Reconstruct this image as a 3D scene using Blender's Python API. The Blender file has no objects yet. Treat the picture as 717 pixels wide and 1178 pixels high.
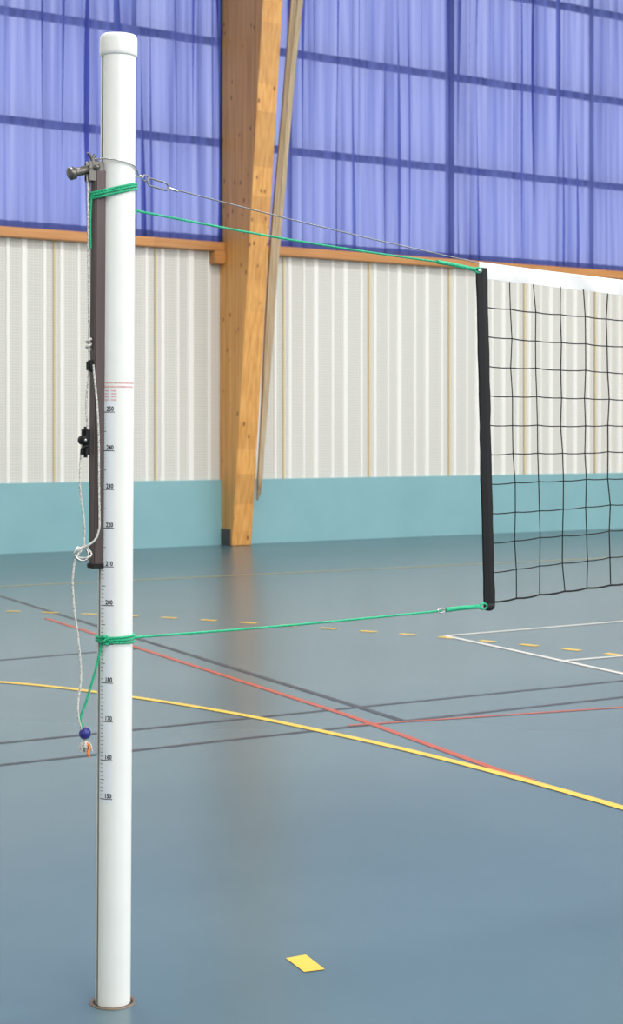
import bpy, bmesh, math, random
from mathutils import Vector, noise
random.seed(7)
S=bpy.context.scene
S.view_settings.view_transform='Standard'
COL=S.collection
PI=math.pi

# ---------------------------------------------------------------- helpers
def new_mat(name,color=(.8,.8,.8),rough=.5,metal=0.0,spec=.5):
    m=bpy.data.materials.new(name); m.use_nodes=True
    b=m.node_tree.nodes['Principled BSDF']
    b.inputs['Base Color'].default_value=(*color,1)
    b.inputs['Roughness'].default_value=rough
    b.inputs['Metallic'].default_value=metal
    b.inputs['Specular IOR Level'].default_value=spec
    return m
def vary(m,c1,c2,scale=(5,5,5),detail=3,bump=0.0,nscale=1.0,lo=.3,hi=.7):
    nt=m.node_tree; N=nt.nodes; L=nt.links; b=N['Principled BSDF']
    tc=N.new('ShaderNodeTexCoord'); mp=N.new('ShaderNodeMapping'); mp.inputs['Scale'].default_value=scale
    no=N.new('ShaderNodeTexNoise'); no.inputs['Scale'].default_value=nscale; no.inputs['Detail'].default_value=detail
    cr=N.new('ShaderNodeValToRGB'); cr.color_ramp.elements[0].color=(*c1,1); cr.color_ramp.elements[1].color=(*c2,1)
    cr.color_ramp.elements[0].position=lo; cr.color_ramp.elements[1].position=hi
    L.new(tc.outputs['Object'],mp.inputs['Vector']); L.new(mp.outputs[0],no.inputs['Vector'])
    L.new(no.outputs['Fac'],cr.inputs['Fac']); L.new(cr.outputs['Color'],b.inputs['Base Color'])
    if bump:
        bp=N.new('ShaderNodeBump'); bp.inputs['Strength'].default_value=bump; bp.inputs['Distance'].default_value=.01
        L.new(no.outputs['Fac'],bp.inputs['Height']); L.new(bp.outputs[0],b.inputs['Normal'])
    return m
def empty(name,loc=(0,0,0)):
    e=bpy.data.objects.new(name,None); e.location=loc; e.empty_display_size=.1; COL.objects.link(e); return e
def mesh_obj(name,verts,faces,mats=None,parent=None,smooth=False,fm=None):
    me=bpy.data.meshes.new(name); me.from_pydata(verts,[],faces)
    for m in (mats or []): me.materials.append(m)
    if fm:
        for p,i in zip(me.polygons,fm): p.material_index=i
    if smooth:
        for p in me.polygons: p.use_smooth=True
    me.update()
    o=bpy.data.objects.new(name,me); COL.objects.link(o)
    if parent: o.parent=parent
    return o
def box(name,x0,x1,y0,y1,z0,z1,mat,parent=None,bevel=0.0):
    bm=bmesh.new(); bmesh.ops.create_cube(bm,size=1)
    for v in bm.verts:
        v.co=Vector(((x0+x1)/2+v.co.x*(x1-x0),(y0+y1)/2+v.co.y*(y1-y0),(z0+z1)/2+v.co.z*(z1-z0)))
    if bevel: bmesh.ops.bevel(bm,geom=bm.edges[:],offset=bevel,segments=2,affect='EDGES')
    me=bpy.data.meshes.new(name); bm.to_mesh(me); bm.free(); me.materials.append(mat)
    o=bpy.data.objects.new(name,me); COL.objects.link(o)
    if parent: o.parent=parent
    return o
def tube(name,paths,r,mat,parent=None,kind='POLY',cyclic=False,res=3):
    c=bpy.data.curves.new(name,'CURVE'); c.dimensions='3D'; c.bevel_depth=r; c.bevel_resolution=res; c.use_fill_caps=True
    c.resolution_u=8
    for p in paths:
        if kind=='POLY':
            s=c.splines.new('POLY'); s.points.add(len(p)-1)
            for q,v in zip(s.points,p): q.co=(*v,1)
        else:
            s=c.splines.new('BEZIER'); s.bezier_points.add(len(p)-1)
            for q,v in zip(s.bezier_points,p):
                q.co=v; q.handle_left_type=q.handle_right_type='AUTO'
        s.use_cyclic_u=cyclic
    c.materials.append(mat)
    o=bpy.data.objects.new(name,c); COL.objects.link(o)
    if parent: o.parent=parent
    return o
def lathe(name,prof,mat,parent=None,loc=(0,0,0),rot=(0,0,0),n=40,smooth=True):
    vs=[];fs=[]
    for r,z in prof:
        for i in range(n):
            a=2*PI*i/n; vs.append((r*math.cos(a),r*math.sin(a),z))
    for k in range(len(prof)-1):
        for i in range(n):
            j=(i+1)%n; fs.append((k*n+i,k*n+j,(k+1)*n+j,(k+1)*n+i))
    o=mesh_obj(name,vs,fs,[mat],parent,smooth); o.location=loc; o.rotation_euler=rot
    return o
def sphere(name,c,r,mat,parent=None,sc=(1,1,1)):
    bm=bmesh.new(); bmesh.ops.create_uvsphere(bm,u_segments=24,v_segments=16,radius=r)
    for v in bm.verts: v.co=Vector((v.co.x*sc[0],v.co.y*sc[1],v.co.z*sc[2]))
    me=bpy.data.meshes.new(name); bm.to_mesh(me); bm.free(); me.materials.append(mat)
    for p in me.polygons: p.use_smooth=True
    o=bpy.data.objects.new(name,me); o.location=c; COL.objects.link(o)
    if parent: o.parent=parent
    return o
def strip(name,pts,w,z,mat,parent):
    vs=[];fs=[];n=len(pts)
    for i,p in enumerate(pts):
        a=Vector(pts[max(0,i-1)]); b=Vector(pts[min(n-1,i+1)]); d=(b-a).normalized(); q=Vector((-d.y,d.x))*w/2
        P=Vector(p); vs+= [(P.x+q.x,P.y+q.y,z),(P.x-q.x,P.y-q.y,z)]
    for i in range(n-1): fs.append((2*i+1,2*i+3,2*i+2,2*i))
    return mesh_obj(name,vs,fs,[mat],parent)
def catmull(P,n=12):
    P=[Vector(p) for p in P]; Q=[P[0]*2-P[1]]+P+[P[-1]*2-P[-2]]; out=[]
    for i in range(1,len(Q)-2):
        for k in range(n):
            t=k/n; a,b,c,d=Q[i-1],Q[i],Q[i+1],Q[i+2]
            out.append(.5*((2*b)+(c-a)*t+(2*a-5*b+4*c-d)*t*t+(3*b-a-3*c+d)*t**3))
    out.append(P[-1]); return out

# ---------------------------------------------------------------- materials
M_floor=new_mat('vinyl_floor',(.12,.18,.21),.25,0,.36)
vary(M_floor,(.074,.132,.160),(.098,.160,.188),(1,1,1),5,0,.7)

M_yel=new_mat('line_paint_yellow',(.74,.48,.06),.4)
M_yel2=new_mat('line_paint_faded_yellow',(.45,.38,.14),.4)
M_red=new_mat('line_paint_red',(.42,.085,.045),.4)
M_dark=new_mat('line_paint_dark_grey',(.045,.05,.055),.4)
M_white=new_mat('line_paint_white',(.62,.60,.56),.4)
M_cyan=new_mat('painted_dado_turquoise',(.20,.47,.52),.55); vary(M_cyan,(.21,.42,.46),(.24,.46,.50),(1,1,1),4,0,1.5)
M_ridge=new_mat('cladding_white_enamel',(.86,.85,.81),.4)
M_joint=new_mat('cladding_joint_timber',(.72,.56,.28),.6)
M_wall=new_mat('painted_block_wall',(.62,.60,.55),.8)
M_ceil=new_mat('ceiling_panels',(.75,.73,.7),.8)
M_post=new_mat('white_lacquered_aluminium',(.86,.86,.84),.22)
vary(M_post,(.81,.82,.80),(.84,.85,.83),(1,1,1),3,0,12)
M_slot=new_mat('slot_shade_grey',(.42,.41,.39),.5)  # groove shade put into the colour: slot faces darker than the tube
M_slider=new_mat('anodised_bronze_slider',(.085,.062,.062),.42,.35); vary(M_slider,(.085,.062,.062),(.115,.085,.085),(60,60,3),3,0,1)
M_steel=new_mat('stainless_steel',(.5,.5,.5),.25,1)
M_cable=new_mat('galvanised_wire_rope',(.22,.22,.23),.4,.7)
M_dsteel=new_mat('dark_steel',(.16,.15,.14),.35,.8)
M_black=new_mat('black_nylon',(.008,.008,.010),.6,0,.3)
M_net=new_mat('black_net_twine',(.010,.010,.012),.7,0,.3)
M_tape=new_mat('white_vinyl_tape',(.80,.80,.79),.5); vary(M_tape,(.72,.73,.73),(.80,.80,.80),(1,1,1),3,.3,14)
M_green=new_mat('green_polypropylene_rope',(.0,.40,.20),.5); vary(M_green,(.0,.33,.15),(.03,.60,.31),(1,1,1),2,.6,260)
M_cord=new_mat('white_speckled_cord',(.7,.7,.66),.7); vary(M_cord,(.32,.32,.30),(.80,.79,.74),(1,1,1),2,.4,330,.40,.54)
M_blue=new_mat('blue_plastic_ball',(.02,.025,.22),.3)
M_orange=new_mat('orange_cord_core',(.85,.20,.04),.7)
M_stick=new_mat('scale_sticker_white',(.78,.82,.87),.35)
M_ink=new_mat('black_ink',(.008,.008,.01),.6,0,.2)
M_redink=new_mat('red_ink',(.75,.18,.18),.5)
M_brass=new_mat('floor_socket_ring_metal',(.20,.15,.11),.45,.6)
M_hole=new_mat('socket_gap_dark',(.02,.018,.015),.8)
M_frame=new_mat('window_frame_dark_paint',(.05,.05,.08),.6)
M_beige=new_mat('beige_canvas',(.50,.42,.30),.85); vary(M_beige,(.44,.33,.20),(.58,.46,.31),(20,20,1),3,.3,1)

# perforated cladding
M_perf=new_mat('perforated_acoustic_sheet',(.62,.60,.53),.6)
nt=M_perf.node_tree;N=nt.nodes;L=nt.links
tc=N.new('ShaderNodeTexCoord');mp=N.new('ShaderNodeMapping');mp.inputs['Scale'].default_value=(28,0,28)
vo=N.new('ShaderNodeTexVoronoi');vo.inputs['Randomness'].default_value=0;vo.inputs['Scale'].default_value=1
cr=N.new('ShaderNodeValToRGB');cr.color_ramp.elements[0].position=.18;cr.color_ramp.elements[1].position=.42
cr.color_ramp.elements[0].color=(.53,.525,.48,1);cr.color_ramp.elements[1].color=(.69,.68,.63,1)
L.new(tc.outputs['Object'],mp.inputs[0]);L.new(mp.outputs[0],vo.inputs['Vector']);L.new(vo.outputs['Distance'],cr.inputs[0]);L.new(cr.outputs[0],N['Principled BSDF'].inputs['Base Color'])

def wood(name,c1,c2,lam_axis_scale=(25,0,0),grain=(30,30,1.2),knots=True):
    m=new_mat(name,c1,.45); nt=m.node_tree;N=nt.nodes;L=nt.links;b=N['Principled BSDF']
    tc=N.new('ShaderNodeTexCoord');mp=N.new('ShaderNodeMapping');mp.inputs['Scale'].default_value=grain
    no=N.new('ShaderNodeTexNoise');no.inputs['Scale'].default_value=1;no.inputs['Detail'].default_value=4
    cr=N.new('ShaderNodeValToRGB');cr.color_ramp.elements[0].position=.3;cr.color_ramp.elements[1].position=.7
    cr.color_ramp.elements[0].color=(*c1,1);cr.color_ramp.elements[1].color=(*c2,1)
    L.new(tc.outputs['Object'],mp.inputs[0]);L.new(mp.outputs[0],no.inputs['Vector']);L.new(no.outputs['Fac'],cr.inputs[0])
    out=cr.outputs[0]
    mp2=N.new('ShaderNodeMapping');mp2.inputs['Scale'].default_value=lam_axis_scale
    vo=N.new('ShaderNodeTexVoronoi');vo.inputs['Scale'].default_value=1;vo.inputs['Randomness'].default_value=.3
    L.new(tc.outputs['Object'],mp2.inputs[0]);L.new(mp2.outputs[0],vo.inputs['Vector'])
    hs=N.new('ShaderNodeSeparateColor');L.new(vo.outputs['Color'],hs.inputs[0])
    mr=N.new('ShaderNodeMapRange');mr.inputs['To Min'].default_value=.86;mr.inputs['To Max'].default_value=1.1
    L.new(hs.outputs[0],mr.inputs['Value'])
    mx=N.new('ShaderNodeVectorMath');mx.operation='SCALE';L.new(out,mx.inputs[0]);L.new(mr.outputs[0],mx.inputs['Scale']);out=mx.outputs[0]
    if knots:
        mp3=N.new('ShaderNodeMapping');mp3.inputs['Scale'].default_value=(8,8,4.5)
        v3=N.new('ShaderNodeTexVoronoi');v3.inputs['Scale'].default_value=1
        L.new(tc.outputs['Object'],mp3.inputs[0]);L.new(mp3.outputs[0],v3.inputs['Vector'])
        c3=N.new('ShaderNodeValToRGB');c3.color_ramp.elements[0].position=.09;c3.color_ramp.elements[1].position=.18
        c3.color_ramp.elements[0].color=(.35,.25,.2,1);c3.color_ramp.elements[1].color=(1,1,1,1)
        L.new(v3.outputs['Distance'],c3.inputs[0])
        m3=N.new('ShaderNodeVectorMath');m3.operation='MULTIPLY';L.new(out,m3.inputs[0]);L.new(c3.outputs[0],m3.inputs[1]);out=m3.outputs[0]
    L.new(out,b.inputs['Base Color']);return m
M_glu=wood('glulam_timber',(.58,.26,.06),(.78,.41,.12),(0,24,0))
M_rail=wood('sill_rail_timber',(.50,.20,.05),(.62,.29,.09),(1,0,0),(1.5,30,30),False)

def curtain_mat(name,dc,tcol,transp,trc):
    m=bpy.data.materials.new(name);m.use_nodes=True;nt=m.node_tree;N=nt.nodes;L=nt.links
    N.remove(N['Principled BSDF']);o=N['Material Output']
    d=N.new('ShaderNodeBsdfDiffuse');t=N.new('ShaderNodeBsdfTranslucent');tr=N.new('ShaderNodeBsdfTransparent')
    d.inputs[0].default_value=(*dc,1);t.inputs[0].default_value=(*tcol,1)
    tr.inputs[0].default_value=(*trc,1)
    a=N.new('ShaderNodeMixShader');a.inputs[0].default_value=.62
    L.new(d.outputs[0],a.inputs[1]);L.new(t.outputs[0],a.inputs[2])
    b=N.new('ShaderNodeMixShader');L.new(a.outputs[0],b.inputs[1]);L.new(tr.outputs[0],b.inputs[2])
    tc=N.new('ShaderNodeTexCoord');mp=N.new('ShaderNodeMapping');mp.inputs['Scale'].default_value=(9,1,.2)
    no=N.new('ShaderNodeTexNoise');no.inputs['Scale'].default_value=1;no.inputs['Detail'].default_value=5
    mr=N.new('ShaderNodeMapRange');mr.inputs['From Min'].default_value=.33;mr.inputs['From Max'].default_value=.67
    mr.inputs['To Min'].default_value=transp*.3;mr.inputs['To Max'].default_value=transp*1.7
    L.new(tc.outputs['Object'],mp.inputs[0]);L.new(mp.outputs[0],no.inputs['Vector']);L.new(no.outputs['Fac'],mr.inputs['Value']);L.new(mr.outputs[0],b.inputs[0])
    L.new(b.outputs[0],o.inputs['Surface']);return m
M_cur=curtain_mat('sheer_blue_curtain',(.10,.13,.40),(.21,.26,.66),.27,(.58,.65,1))
M_hem=curtain_mat('sheer_blue_curtain_hem',(.08,.10,.32),(.08,.10,.36),.04,(.5,.6,1))

# ---------------------------------------------------------------- room shell
WY=19.1; X0,X1,Y0,ZC=-4.0,30.0,-6.0,10.0
box('floor',X0,X1,Y0,WY+.3,-.2,0,M_floor)
box('ceiling',X0,X1,Y0,WY+.3,ZC,ZC+.2,M_ceil)
box('wall_left',X0-.2,X0,Y0,WY+.3,0,ZC,M_wall)
box('wall_right',X1,X1+.2,Y0,WY+.3,0,ZC,M_wall)
wf=empty('wall_front')
box('lower_wall',X0,X1,Y0-.2,Y0,0,4.0,M_wall,wf)
box('upper_wall',X0,X1,Y0-.2,Y0,9.2,ZC,M_wall,wf)
box('side_pier',X0,X0+2,Y0-.2,Y0,4.0,9.2,M_wall,wf)
box('side_pier',X1-2,X1,Y0-.2,Y0,4.0,9.2,M_wall,wf)
for k in range(7): box('window_pier',X0+2+k*4.8,X0+2.3+k*4.8,Y0-.2,Y0,4.0,9.2,M_wall,wf)
wb=empty('wall_back')
box('lower_wall',X0,X1,WY,WY+.3,0,4.0,M_wall,wb)
box('upper_wall',X0,X1,WY,WY+.3,9.45,ZC,M_wall,wb)
box('turquoise_dado',X0,X1,WY-.05,WY-.001,0,.875,M_cyan,wb)

COLX=[-5.3+8*k for k in range(1,5)]   # 2.7,10.7,18.7,26.7
CW=.30
def cladding(xa,xb,jx):
    pat=[(.055,0),(.07,1),(.17,0),(.05,1),(.12,0),(.10,1),(.20,0),(.06,1),(.14,0),(.09,1),(.20,0),(.06,1),(.09,0)]
    tot=sum(p[0] for p in pat); P=1.43
    x=jx
    while x>xa: x-=P
    vs=[];fs=[];fm=[]
    def quad(x0,y0,x1,y1,m):
        if x1<=xa or x0>=xb: return
        x0=max(x0,xa);x1=min(x1,xb);i=len(vs)
        vs.extend([(x0,y0,.875),(x1,y1,.875),(x1,y1,3.93),(x0,y0,3.93)]);fs.append((i,i+1,i+2,i+3));fm.append(m)
    while x<xb:
        q=x; quad(q-.012,WY-.03,q+.012,WY-.03,2); q+=.012
        k=(P-.024)/tot
        for w,t in pat:
            w*=k
            if t==0: quad(q,WY-.008,q+w,WY-.008,0)
            else:
                e=.014
                quad(q,WY-.008,q+e,WY-.026,1);quad(q+e,WY-.026,q+w-e,WY-.026,1);quad(q+w-e,WY-.026,q+w,WY-.008,1)
            q+=w
        x+=P
    return mesh_obj('acoustic_cladding',vs,fs,[M_perf,M_ridge,M_joint],wb,False,fm)
cladding(COLX[0]+CW,COLX[1],8.30)
cladding(COLX[1]+CW,COLX[2],13.13)
cladding(COLX[2]+CW,COLX[3],20)
cladding(X0,COLX[0],0)
bays=[(COLX[0]+CW,COLX[1],0),(COLX[1]+CW,COLX[2],1),(COLX[2]+CW,COLX[3],2)]
for a,b,k in bays:
    box('trim_%d'%(k+1),a,b,WY-.16,WY,3.93,4.05,M_rail,None,.008)
    w=empty('window_%d'%(k+1))
    for zt in (4.03,5.42,6.78,8.14,9.42): box('transom',a-.15,b+.15,WY+.08,WY+.14,zt-.05,zt+.05,M_frame,w)
    for j in range(-1,2):
        xm=(14.7-8*(1-k))+2.8*j; hw=.06 if j==0 else .022
        if j==-1: xm=a+.9
        if xm<b: box('mullion',xm-hw,xm+hw,WY+.12,WY+.18,4.0,9.45,M_frame,w)
def curtain(a,b,seed):
    rnd=random.Random(seed)
    x=a
    folds=[]
    while x<b:
        wl=rnd.uniform(.09,.28) if rnd.random()<.8 else rnd.uniform(.3,.5)
        folds.append((x,wl,rnd.choice([.15,.3,.5,.75,1.0,1.4]),rnd.uniform(-.5,.5),rnd.uniform(0,6.28))); x+=wl
    nz=16; spf=20
    vs=[];fs=[];fm=[]
    for j in range(nz+1):
        z=4.045+(9.75-4.045)*(0 if j==0 else .10/5.7 if j==1 else .018+(1-.018)*(j-1)/(nz-1))
        row=0
        for (fx,wl,dep,dr,ph) in folds:
            for s in range(spf):
                t=s/spf; u=fx+wl*t
                d=dep*(.75+.35*math.sin(z*.9+ph))
                lat=-wl*.32*d*math.sin(2*PI*t)
                y=.5*(1-math.cos(2*PI*t))*min(.085,.045+.14*wl)*(.35+d*.6)
                xx=u+lat+.02*noise.noise(Vector((u*2,z*.35,seed)))
                yy=WY-.012-y+.02*noise.noise(Vector((u*11,z*.3,seed+5)))-.02*(1+noise.noise(Vector((u*.6,z*.2,seed+9))))
                vs.append((min(max(xx,a),b),min(yy,WY+.05),z)); row+=1
        vs.append((b,WY-.03,z)); row+=1
    for j in range(nz):
        for i in range(row-1):
            p=j*row+i; fs.append((p,p+1,p+row+1,p+row)); fm.append(1 if j==0 else 0)
    return mesh_obj('window_curtain',vs,fs,[M_cur,M_hem],None,True,fm)
for a,b,k in bays: curtain(a+.02,b-.02,11+k*3)

def column(x):
    col=empty('glulam_column')
    def dd(z): return .34+.114*z
    vs=[]
    for z in [0,ZC]:
        vs+=[(x,WY,z),(x,WY-dd(z),z),(x+CW,WY-dd(z),z),(x+CW,WY,z)]
    fs=[(0,1,5,4),(1,2,6,5),(2,3,7,6),(3,0,4,7),(0,3,2,1),(4,5,6,7)]
    o=mesh_obj('timber_leg',vs,fs,[M_glu],col)
    bv=o.modifiers.new('b','BEVEL');bv.width=.015;bv.segments=2
    box('steel_shoe',x-.01,x+.05,WY-.30,WY-.06,0,.22,M_slider,col,.004)
    box('corbel',x-.17,x,WY-.18,WY,3.76,3.93,M_rail,col,.01)
for x in COLX: column(x)

# retracted divider drape: several soft fabric folds gathered along the leaning column
dr=empty('gathered_divider_drape')
def swag(ox,oy,rad,zend,ph,freq):
    vs=[];fs=[];n=20;rows=40
    for j in range(rows+1):
        f=j/rows; z=zend+(9.9-zend)*f
        curve=.07*math.sin(PI*min(1,f*1.1))
        cx=COLX[1]+CW+.095+.028*z-curve*.35+ox*(.4+f)+.012*math.sin(z*1.3+ph); cy=WY-(.34+.114*z)+.09+curve+oy*(.4+f)
        hw=rad*(.65+.75*f)*(.45 if j==0 else 1)
        for i in range(n):
            a=2*PI*i/n; rr=hw*(1+.3*math.sin(freq*a+.5*z+ph))
            vs.append((cx+rr*math.cos(a),cy+rr*math.sin(a),z))
    for j in range(rows):
        for i in range(n):
            k=(i+1)%n; fs.append((j*n+i,j*n+k,(j+1)*n+k,(j+1)*n+i))
    fs.append(tuple(range(n-1,-1,-1)))
    mesh_obj('drape_fold',vs,fs,[M_beige],dr,True)
swag(-.03,0,.038,.60,0,5);swag(.025,-.01,.040,.66,1.7,4);swag(.0,-.035,.036,.74,3.1,3);swag(.06,.03,.034,.95,4.4,4)

# ---------------------------------------------------------------- floor markings
fmk=empty('floor_court_markings')
arcA=[(1.6,11.2),(2.75,10.3),(3.648,9.191),(4.02,8.40),(4.28,7.515),(4.423,6.613),(4.485,5.989),(4.505,5.397),(4.499,4.766),(4.46,3.8),(4.3,2.7),(4.0,1.6)]
strip('yellow_goal_area_arc',[tuple(p) for p in catmull(arcA)],.05,.0030,M_yel,fmk)
strip('red_line',[(5.23,12.2),(4.76,7.1),(4.545,5.60),(4.53,5.35)],.042,.0022,M_red,fmk)
strip('red_cross_line',[(4.60,6.87),(9.5,5.8)],.03,.0020,M_red,fmk)
strip('dark_line',[(-2,7.55),(9,7.16)],.04,.0012,M_dark,fmk)
strip('dark_line',[(-2,7.02),(9,6.71)],.04,.0012,M_dark,fmk)
strip('dark_line',[(5.60,14.1),(4.915,6.85)],.045,.0016,M_dark,fmk)
strip('dark_line',[(-1,9.95),(5.05,10.12)],.04,.0012,M_dark,fmk)
strip('yellow_sideline',[(-3.5,15.45),(5.94,14.97),(11.6,14.64),(29,13.7)],.05,.0018,M_yel2,fmk)
strip('white_box_line',[(7.232,9.54),(14,9.50)],.045,.0026,M_white,fmk)
strip('white_box_line',[(7.25,9.56),(6.8,5.3),(6.4,1.5)],.045,.0027,M_white,fmk)
strip('white_box_line',[(7.11,8.075),(14,7.6)],.045,.0026,M_white,fmk)
arcE=catmull([(3.6,14.2),(4.4,13.55),(5.121,12.904),(6.003,11.804),(6.707,10.51),(7.262,9.281),(7.588,8.139),(7.75,7.0),(7.8,5.8)],40)
acc=0;seg=[];on=True
vs=[];fs=[]
for i in range(1,len(arcE)):
    acc+=(arcE[i]-arcE[i-1]).length
    if on: seg.append(tuple(arcE[i]))
    if acc>=(.15 if on else .165):
        if on and len(seg)>1:
            for q in range(len(seg)-1):
                a=Vector(seg[q]);b=Vector(seg[q+1]);d=(b-a).normalized();w=Vector((-d.y,d.x))*.030;k=len(vs)
                vs+=[(a.x+w.x,a.y+w.y,.0024),(a.x-w.x,a.y-w.y,.0024),(b.x-w.x,b.y-w.y,.0024),(b.x+w.x,b.y+w.y,.0024)];fs.append((k,k+1,k+2,k+3))
        seg=[];on=not on;acc=0
mesh_obj('yellow_dashed_arc',vs,fs,[M_yel],fmk)
mesh_obj('yellow_position_mark',[(2.386,3.783,.002),(2.446,3.770,.002),(2.469,3.906,.002),(2.405,3.910,.002)],[(0,1,2,3)],[M_yel],fmk)

# ---------------------------------------------------------------- volleyball post
PX,PY=1.841,3.854
R=.0455
def wrap(verts,thc,z0,Rr):
    return [(Rr*math.cos(thc+x/Rr),Rr*math.sin(thc+x/Rr),z0+y) for x,y in verts]
def text_mesh(s,size,sx=.85,off=.0):
    c=bpy.data.curves.new('t','FONT');c.body=s;c.size=size;c.align_x='LEFT';c.offset=off;c.resolution_u=2
    o=bpy.data.objects.new('t',c);COL.objects.link(o);bpy.context.view_layer.update()
    me=bpy.data.meshes.new_from_object(o.evaluated_get(bpy.context.evaluated_depsgraph_get()))
    v=[(p.co.x*sx,p.co.y) for p in me.vertices];f=[tuple(p.vertices) for p in me.polygons]
    bpy.data.objects.remove(o);bpy.data.meshes.remove(me);return v,f
def build_post(loc,rz):
    P=empty('volleyball_post',loc)
    P.rotation_euler=(0,.0065,rz) if not rz else (0,-.0065,rz)
    pts=[]
    hw=math.radians(6.0)
    a=PI+hw
    while a<3*PI-hw+1e-6:
        pts.append((R*math.cos(a),R*math.sin(a)));a+=(2*PI-2*hw)/90
    pts=pts[:91]
    dp=.038
    e0=pts[-1];e1=pts[0]
    pts2=pts+[(-dp,e0[1]),(-dp,e1[1])]
    m=len(pts2);vs=[];fs=[];fm=[]
    for z in (0.0,2.49):
        for x,y in pts2: vs.append((x,y,z))
    for i in range(m):
        j=(i+1)%m; fs.append((i,j,m+j,m+i)); fm.append(1 if i>=90 else 0)
    o=mesh_obj('post_tube',vs,fs,[M_post,M_slot],P,True,fm)
    o.modifiers.new('e','EDGE_SPLIT').split_angle=math.radians(40)
    lathe('post_cap',[(.0,2.465),(.0462,2.465),(.049,2.470),(.0493,2.478),(.0493,2.508),(.0485,2.516),(.046,2.521),(0,2.524)],M_post,P,n=64)
    lathe('floor_socket_ring',[(.0515,.0005),(.0525,.003),(.059,.003),(.0605,.0005)],M_brass,P,n=64)
    lathe('socket_gap',[(.044,.001),(.0520,.001)],M_hole,P,n=48)
    box('slider_bar',-.070,-.0355,-.017,.017,1.14,2.165,M_slider,P,.003)
    box('slider_foot',-.073,-.0355,-.0185,.0185,1.134,1.146,M_black,P,.001)
    box('pulley_cheek',-.088,-.046,-.0150,-.0115,2.135,2.185,M_dsteel,P,.001)
    box('pulley_cheek',-.088,-.046,.0115,.0150,2.135,2.185,M_dsteel,P,.001)
    lathe('pulley_wheel',[(.003,-.008),(.021,-.008),(.021,-.006),(.015,-.002),(.015,.002),(.021,.006),(.021,.008),(.003,.008)],M_steel,P,(-.068,0,2.170),(PI/2,0,0),32)
    lathe('axle_bolt',[(0,-.024),(.007,-.024),(.007,.024),(0,.024)],M_dsteel,P,(-.068,0,2.170),(PI/2,0,0),20)
    lathe('crank_spigot',[(0,0),(.011,0),(.0115,.045),(.0115,.052),(.0165,.053),(.0165,.066),(.014,.068),(0,.068)],M_dsteel,P,(-.075,-.004,2.168),(0,math.radians(-108),0),28)
    tube('hook_prongs',[[(-.075,-.012,2.17),(-.083,-.012,2.195),(-.092,-.014,2.205)],[(-.062,.012,2.17),(-.066,.012,2.195),(-.06,.012,2.207)]],.004,M_dsteel,P,'BEZIER')
    th=[math.radians(237.5+b) for b in range(-46,1,3)]
    vs=[];fs=[]
    for z in (.53,1.60):
        for t in th: vs.append(((R+.0004)*math.cos(t),(R+.0004)*math.sin(t),z))
    k=len(th)
    for i in range(k-1): fs.append((i,i+1,k+i+1,k+i))
    mesh_obj('scale_sticker',vs,fs,[M_stick],P,True)
    vs=[];fs=[]
    def mark(t0,t1,z,h):
        q=len(vs);st=4
        for s in range(st+1):
            t=math.radians(t0+(t1-t0)*s/st+237.5)
            vs.append(((R+.0008)*math.cos(t),(R+.0008)*math.sin(t),z-h/2));vs.append(((R+.0008)*math.cos(t),(R+.0008)*math.sin(t),z+h/2))
        for s in range(st): fs.append((q+2*s,q+2*s+2,q+2*s+3,q+2*s+1))
    for i in range(0,101):
        z=.544+i*.01
        if i%10==0: mark(-44,1,z-.006,.0020)
        elif i%5==0: mark(-44,-27,z-.006,.0015)
        else: mark(-44,-33,z-.006,.0011)
    for i in range(11):
        v,f=text_mesh(str(150+10*i),.0165,.80,.0005)
        q=len(vs);vs+=wrap(v,math.radians(237.5-26),.544+.1*i-.003,R+.0009);fs+=[tuple(a+q for a in g) for g in f]
    mesh_obj('scale_graduations',vs,fs,[M_ink],P)
    vs=[];fs=[]
    for z,s,b,sz in ((1.612,'ATTENTION  HAUTEUR DU FILET A REGLER',-38,.0056),(1.602,'REGLAGE AVEC LE COULISSEAU DU POTEAU',-38,.0052),(1.592,'Hauteur     Hauteur',-34,.0048),(1.584,'Filet 210     Filet 243',-34,.0048),(1.576,'Filet 224     Filet 235',-34,.0048),(1.568,'Filet 215    Filet 220',-34,.0048)):
        v,f=text_mesh(s,sz,.85,.0001);q=len(vs);vs+=wrap(v,math.radians(237.5+b),z,R+.0009);fs+=[tuple(a+q for a in g) for g in f]
    mesh_obj('sticker_red_text',vs,fs,[M_redink],P)
    tube('adjusting_cord',[[(-.088,0,2.185),(-.086,-.002,2.10),(-.083,-.002,1.9),(-.080,-.002,1.723)],
        [(-.079,0,1.70),(-.078,0,1.66),(-.086,0,1.56),(-.083,-.004,1.49)],
        [(-.092,0,1.47),(-.099,0,1.435),(-.102,0,1.345),(-.090,0,1.254),(-.089,0,1.19)],
        [(-.072,-.012,1.66),(-.062,-.020,1.52),(-.058,-.021,1.33),(-.056,-.021,1.24)]],.0028,M_cord,P,'BEZIER')
    tube('cord_return',[[(-.074,.012,2.15),(-.075,.012,1.7)]],.0022,M_cord,P)
    tube('cord_knot',[[(-.080+.006*math.cos(a),.006*math.sin(a),1.700+.0035*a/1.57) for a in [k*.4 for k in range(32)]]],.003,M_cord,P)
    tube('tail_cord',[[(-.056,-.021,1.24),(-.066,-.018,1.21),(-.082,-.012,1.195),(-.095,-.004,1.188)],[(-.095,-.004,1.185),(-.112,-.004,1.165),(-.120,0,1.12),(-.117,0,1.04),(-.104,0,.948),(-.096,0,.857),(-.104,0,.766),(-.088,0,.700)]],.0029,M_cord,P,'BEZIER')
    tube('cord_shackle_ring',[[(-.098+.019*math.cos(a),-.004+.006*math.sin(a),1.172+.017*math.sin(a)) for a in [k*2*PI/28 for k in range(28)]]],.0036,M_steel,P,cyclic=True)
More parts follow.
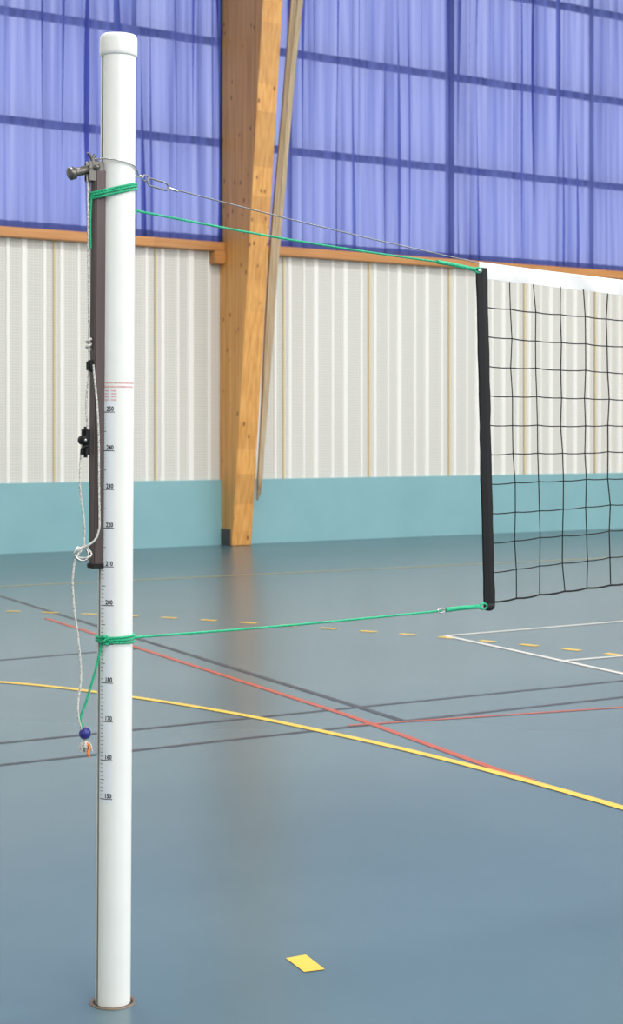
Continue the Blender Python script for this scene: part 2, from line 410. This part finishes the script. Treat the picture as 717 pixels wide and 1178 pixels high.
    tube('ring_hitch',[[(-.098+.022*math.cos(a),-.012+.010*math.sin(a*2),1.176+.014*math.sin(a)) for a in [k*2*PI/28 for k in range(28)]]],.0026,M_cord,P,cyclic=True)
    box('block_pulley',-.084,-.068,-.010,.010,1.642,1.672,M_black,P,.004)
    box('cam_cleat',-.098,-.076,-.010,.010,1.420,1.500,M_black,P,.007)
    lathe('cleat_sheave',[(0,-.011),(.0125,-.011),(.0125,.011),(0,.011)],M_black,P,(-.092,0,1.465),(PI/2,0,0),24)
    lathe('cleat_rivet',[(0,-.013),(.004,-.013),(.004,.013),(0,.013)],M_steel,P,(-.092,0,1.465),(PI/2,0,0),16)
    tube('cleat_lever',[[(-.085,-.011,1.45),(-.100,-.011,1.445),(-.104,-.011,1.428)]],.0035,M_black,P,'BEZIER')
    tube('green_tail',[[(-.046,-.018,.95),(-.055,-.016,.90),(-.068,-.010,.845),(-.085,-.004,.785),(-.097,0,.745),(-.086,0,.715)]],.0032,M_green,P,'BEZIER')
    sphere('blue_cord_ball',(-.084,0,.708),.0155,M_blue,P)
    rr=random.Random(3);fr=[]
    for q in range(34):
        a=rr.uniform(0,2*PI);l=rr.uniform(.012,.032);s=rr.uniform(.004,.018)
        fr.append([(-.083,0,.69),(-.083+s*math.cos(a)*.7,s*math.sin(a)*.7,.69-l*.4),(-.083+s*math.cos(a),s*math.sin(a),.69-l)])
    tube('frayed_cord_end',fr,.0020,M_cord,P,'BEZIER')
    tube('orange_core',[[(-.083,-.010,.685),(-.079,-.018,.672),(-.085,-.020,.660),(-.080,-.018,.650)]],.0030,M_orange,P,'BEZIER')
    def loop(z_l,z_r,off,turns=1,rad=.049,ph=0):
        out=[]
        for k in range(int(48*turns)+1):
            a=PI+2*PI*k/48+ph
            x=rad*math.cos(a);y=rad*math.sin(a)
            if x<-.03:
                f=(-x-.03)/(rad-.03); x=x-(.076-rad)*f**.7 
            out.append((x,y,z_l+(z_r-z_l)*(x+.076)/(.125)+off*k/48))
        return out
    tube('green_lashing_top',[loop(2.098,2.132,0),loop(2.090,2.124,0),loop(2.104,2.139,-.002)],.0033,M_green,P)
    tube('green_lashing_tail',[[(-.076,-.006,2.10),(-.080,-.006,2.05),(-.079,-.006,1.96)]],.0026,M_green,P,'BEZIER')
    tube('green_lashing_feed',[[(-.03,.046,2.10),(.0,.050,2.085),(.03,.045,2.07),(.048,.012,2.064),(.055,0,2.063)]],.003,M_green,P,'BEZIER')
    def ring(z,rad=.0485,dz=0):
        return [(rad*math.cos(a),rad*math.sin(a),z+dz*math.cos(a)) for a in [k*2*PI/48 for k in range(48)]]
    tube('green_lashing_bottom',[ring(.942,dz=-.002),ring(.949,dz=.001),ring(.956,dz=.002)],.0033,M_green,P,cyclic=True)
    kn=[]
    for k in range(60):
        a=k*.42; kn.append((-.043+.007*math.cos(a),-.028+.007*math.sin(a*1.3),.949+.011*math.sin(a*.37)))
    tube('green_knot',[kn],.0032,M_green,P)
    tube('steel_cable_loop',[[(-.068,-.004,2.193),(-.045,-.030,2.192),(-.020,-.0465,2.188),(.02,-.046,2.180),(.046,-.02,2.170),(.06,-.002,2.163),(.075,0,2.160)],
         [(-.068,.004,2.193),(-.045,.030,2.185),(0,.050,2.175),(.046,.022,2.165),(.075,0,2.158)]],.002,M_steel,P,'BEZIER')
    return P
build_post((PX,PY,0),0)
build_post((PX+1.21*2+9.5,PY,0),PI)

# ---------------------------------------------------------------- net
EX=PX+1.2115
NL=9.5
net=empty('volleyball_net',(0,0,0))
def top(s): return 1.940+.060*abs((s-NL/2)/(NL/2))**4
def bot(s): return 1.050-.078*abs((s-NL/2)/(NL/2))**4
rn=random.Random(5)
rows=11;cols=95
LEAN=.03
G=[]
for j in range(rows+1):
    g=[]
    for i in range(cols+1):
        s=.02+i*(NL-.04)/cols; f=j/rows
        z=(top(s)-.045)*(1-f)+bot(s)*f
        x=EX+s
        edge=min(1,i/2.0,(cols-i)/2.0)
        sh=LEAN*f*(1-min(1,i/8)) if i<50 else -LEAN*f*(1-min(1,(cols-i)/8))
        jx=rn.uniform(-.004,.004)*edge; jz=rn.uniform(-.003,.003)*(edge if 0<j<rows else 0)
        g.append((x+sh+jx,PY+rn.uniform(-.004,.004),z+jz))
    G.append(g)
paths=[]
def sagged(A,B,d):
    A=Vector(A);B=Vector(B);return [tuple(A),tuple(A.lerp(B,.33)+Vector((0,0,-d))),tuple(A.lerp(B,.67)+Vector((0,0,-d)))]
for j in range(1,rows):
    p=[]
    for i in range(cols): p+=sagged(G[j][i],G[j][i+1],.0018)
    p.append(G[j][cols]);paths.append(p)
for i in range(1,cols): paths.append([G[j][i] for j in range(rows+1)])
tube('net_mesh',paths,.0019,M_net,net,res=1)
vs=[];fs=[]
for j in range(1,rows):
    for i in range(1,cols):
        x,y,z=G[j][i];r=.0040;k=len(vs)
        vs+=[(x+r,y,z),(x-r,y,z),(x,y+r,z),(x,y-r,z),(x,y,z+r),(x,y,z-r)]
        fs+=[(k,k+2,k+4),(k+2,k+1,k+4),(k+1,k+3,k+4),(k+3,k,k+4),(k+2,k,k+5),(k+1,k+2,k+5),(k+3,k+1,k+5),(k,k+3,k+5)]
mesh_obj('net_knots',vs,fs,[M_net],net)
p=[]
for i in range(cols): p+=sagged(G[rows][i],G[rows][i+1],.003)
p.append(G[rows][cols])
tube('bottom_lace',[p],.0030,M_black,net,res=2)
vs=[];fs=[];K=380
for i in range(K+1):
    s=NL*i/K; t=top(s); x=EX+s
    hb=.049+.003*noise.noise(Vector((s*7,3,1)))
    w1=.007*noise.noise(Vector((s*14,0,1)));w2=.010*noise.noise(Vector((s*11,5,1)))
    sec=[(-.0015+w2,-hb),(-.0020+w1,-hb*.5),(-.0018,-.003),(0,0),(.0018,-.003),(.0020+w1,-hb*.5),(.0015+w2,-hb)]
    for y,z in sec: vs.append((x,PY+y,t+z))
for i in range(K):
    for q in range(7):
        a=i*7+q;b=i*7+(q+1)%7; fs.append((a,a+7,b+7,b))
fs.append(tuple(range(7)));fs.append(tuple(K*7+q for q in range(6,-1,-1)))
o=mesh_obj('top_tape',vs,fs,[M_tape],net,True)
o.modifiers.new('e','EDGE_SPLIT').split_angle=math.radians(25)
def band(sgn,xb):
    vs=[];fs=[];K=24
    for i in range(K+1):
        f=i/K; z=(top(0)-.018)*(1-f)+(bot(0)-.012)*f; x=xb+sgn*(LEAN*f+.003*noise.noise(Vector((f*9,2,sgn))))
        wd=.019+(.002*noise.noise(Vector((f*14,7,1))))
        for dx,dy in ((-wd,-.004),(0,-.0065),(wd,-.004),(wd,.004),(0,.0065),(-wd,.004)): vs.append((x+dx,PY+dy,z))
    for i in range(K):
        for q in range(6):
            a=i*6+q;b=i*6+(q+1)%6; fs.append((a,b,b+6,a+6))
    fs.append((0,1,2,3,4,5));fs.append(tuple(K*6+q for q in range(5,-1,-1)))
    mesh_obj('side_band',vs,fs,[M_black],net)
    zb=bot(0)-.012
    sphere('band_end_knot',(xb+sgn*LEAN,PY,zb),.016,M_black,net,(1.3,.6,.8))
    sphere('band_top_grommet',(xb-sgn*.012,PY-.006,top(0)-.028),.007,M_steel,net,(1,.5,1))
band(1,EX+.010);band(-1,EX+NL-.010)

for side in (0,1):
    def T(x,z,y=0): 
        return (PX+x,PY+y,z) if side==0 else (2*EX+NL-PX-x,PY+y,z)
    g=empty('steel_net_cable')
    car=[]
    for k in range(40):
        a=2*PI*k/40; cx=.021*(1 if math.cos(a)>0 else -1); car.append(T(.130+cx+.010*math.cos(a),2.143+.010*math.sin(a)-.18*(cx+.01*math.cos(a)),-.003))
    tube('carabiner',[car],.0024,M_cable,g,cyclic=True)
    tube('carabiner_eye',[[T(.094+.008*math.cos(a),2.157+.008*math.sin(a),.0) for a in [k*2*PI/20 for k in range(20)]]],.002,M_cable,g,cyclic=True)
    e=Vector((1.225,1.995));s=Vector((.160,2.137))
    tube('cable',[[T(s.x+(e.x-s.x)*t/20,s.y+(e.y-s.y)*t/20-.006*math.sin(PI*t/20)) for t in range(21)]],.0018,M_cable,g)
    tube('cable_ferrule',[[T(.165,2.1355),T(.19,2.130)]],.0035,M_steel,g)
    g=empty('green_tension_rope')
    tube('rope_run',[[T(.068+(1.07-.068)*t/16,2.0685+(1.990-2.0685)*t/16-.008*math.sin(PI*t/16)) for t in range(17)]],.0030,M_green,g)
    tube('rope_splice',[[T(1.055,1.991),T(1.12,1.985),T(1.195,1.976)]],.0062,M_green,g)
    tube('rope_eye',[[T(1.205+.012*math.cos(a),1.974+.007*math.sin(a),-.004) for a in [k*2*PI/20 for k in range(20)]]],.0035,M_green,g,cyclic=True)
    g=empty('green_tension_rope')
    tube('rope_run',[[T(.05+(1.07-.05)*t/16,.947+(.958-.947)*t/16-.004*math.sin(PI*t/16)) for t in range(17)]],.0032,M_green,g)
    tube('rope_thimble',[[T(1.068+.014*math.cos(a),.959+.006*math.sin(a),-.003) for a in [k*2*PI/20 for k in range(20)]]],.002,M_steel,g,cyclic=True)
    tube('rope_splice',[[T(1.085,.9595),T(1.15,.962),T(1.215,.9625)]],.0068,M_green,g)
    tube('rope_eye',[[T(1.225+.014*math.cos(a),.963+.008*math.sin(a),-.004) for a in [k*2*PI/20 for k in range(20)]]],.0035,M_green,g,cyclic=True)

# ---------------------------------------------------------------- light
w=bpy.data.worlds.new('sky');S.world=w;w.use_nodes=True
bg=w.node_tree.nodes['Background'];bg.inputs[0].default_value=(.94,.95,1,1);bg.inputs[1].default_value=1.25
fill_ceil=empty('ceiling_fill_lamps')  # unseen overhead area lamps, added to light the interior
for lx in (2,10,18,26):
    for ly in (-2,4.5,11):
        l=bpy.data.lights.new('ceiling_fill','AREA');l.shape='RECTANGLE';l.size=3;l.size_y=1.6;l.energy=365;l.color=(1,.97,.93)
        o=bpy.data.objects.new('ceiling_fill',l);o.location=(lx,ly,ZC-.1);COL.objects.link(o);o.parent=fill_ceil
fill_front=empty('front_fill_lamps')  # unseen area lamps added to brighten the post from the camera side
for k in range(6):
    l=bpy.data.lights.new('front_fill','AREA');l.shape='RECTANGLE';l.size=4.3;l.size_y=5.0;l.energy=240;l.color=(.98,.985,1)
    o=bpy.data.objects.new('front_fill',l);o.location=(X0+4.55+k*4.8,Y0-.12,6.6);o.rotation_euler=(math.radians(90),0,0);COL.objects.link(o);o.parent=fill_front

# ---------------------------------------------------------------- camera
cd=bpy.data.cameras.new('camera');cam=bpy.data.objects.new('camera',cd);COL.objects.link(cam)
cd.sensor_fit='VERTICAL';cd.sensor_height=36;cd.lens=57.15;cd.shift_y=-.0756;cd.clip_end=200
cam.location=(0,0,1.48);cam.rotation_euler=(PI/2,0,math.radians(-32.5))
cd.dof.use_dof=True;cd.dof.focus_distance=4.35;cd.dof.aperture_fstop=9.5
S.camera=cam
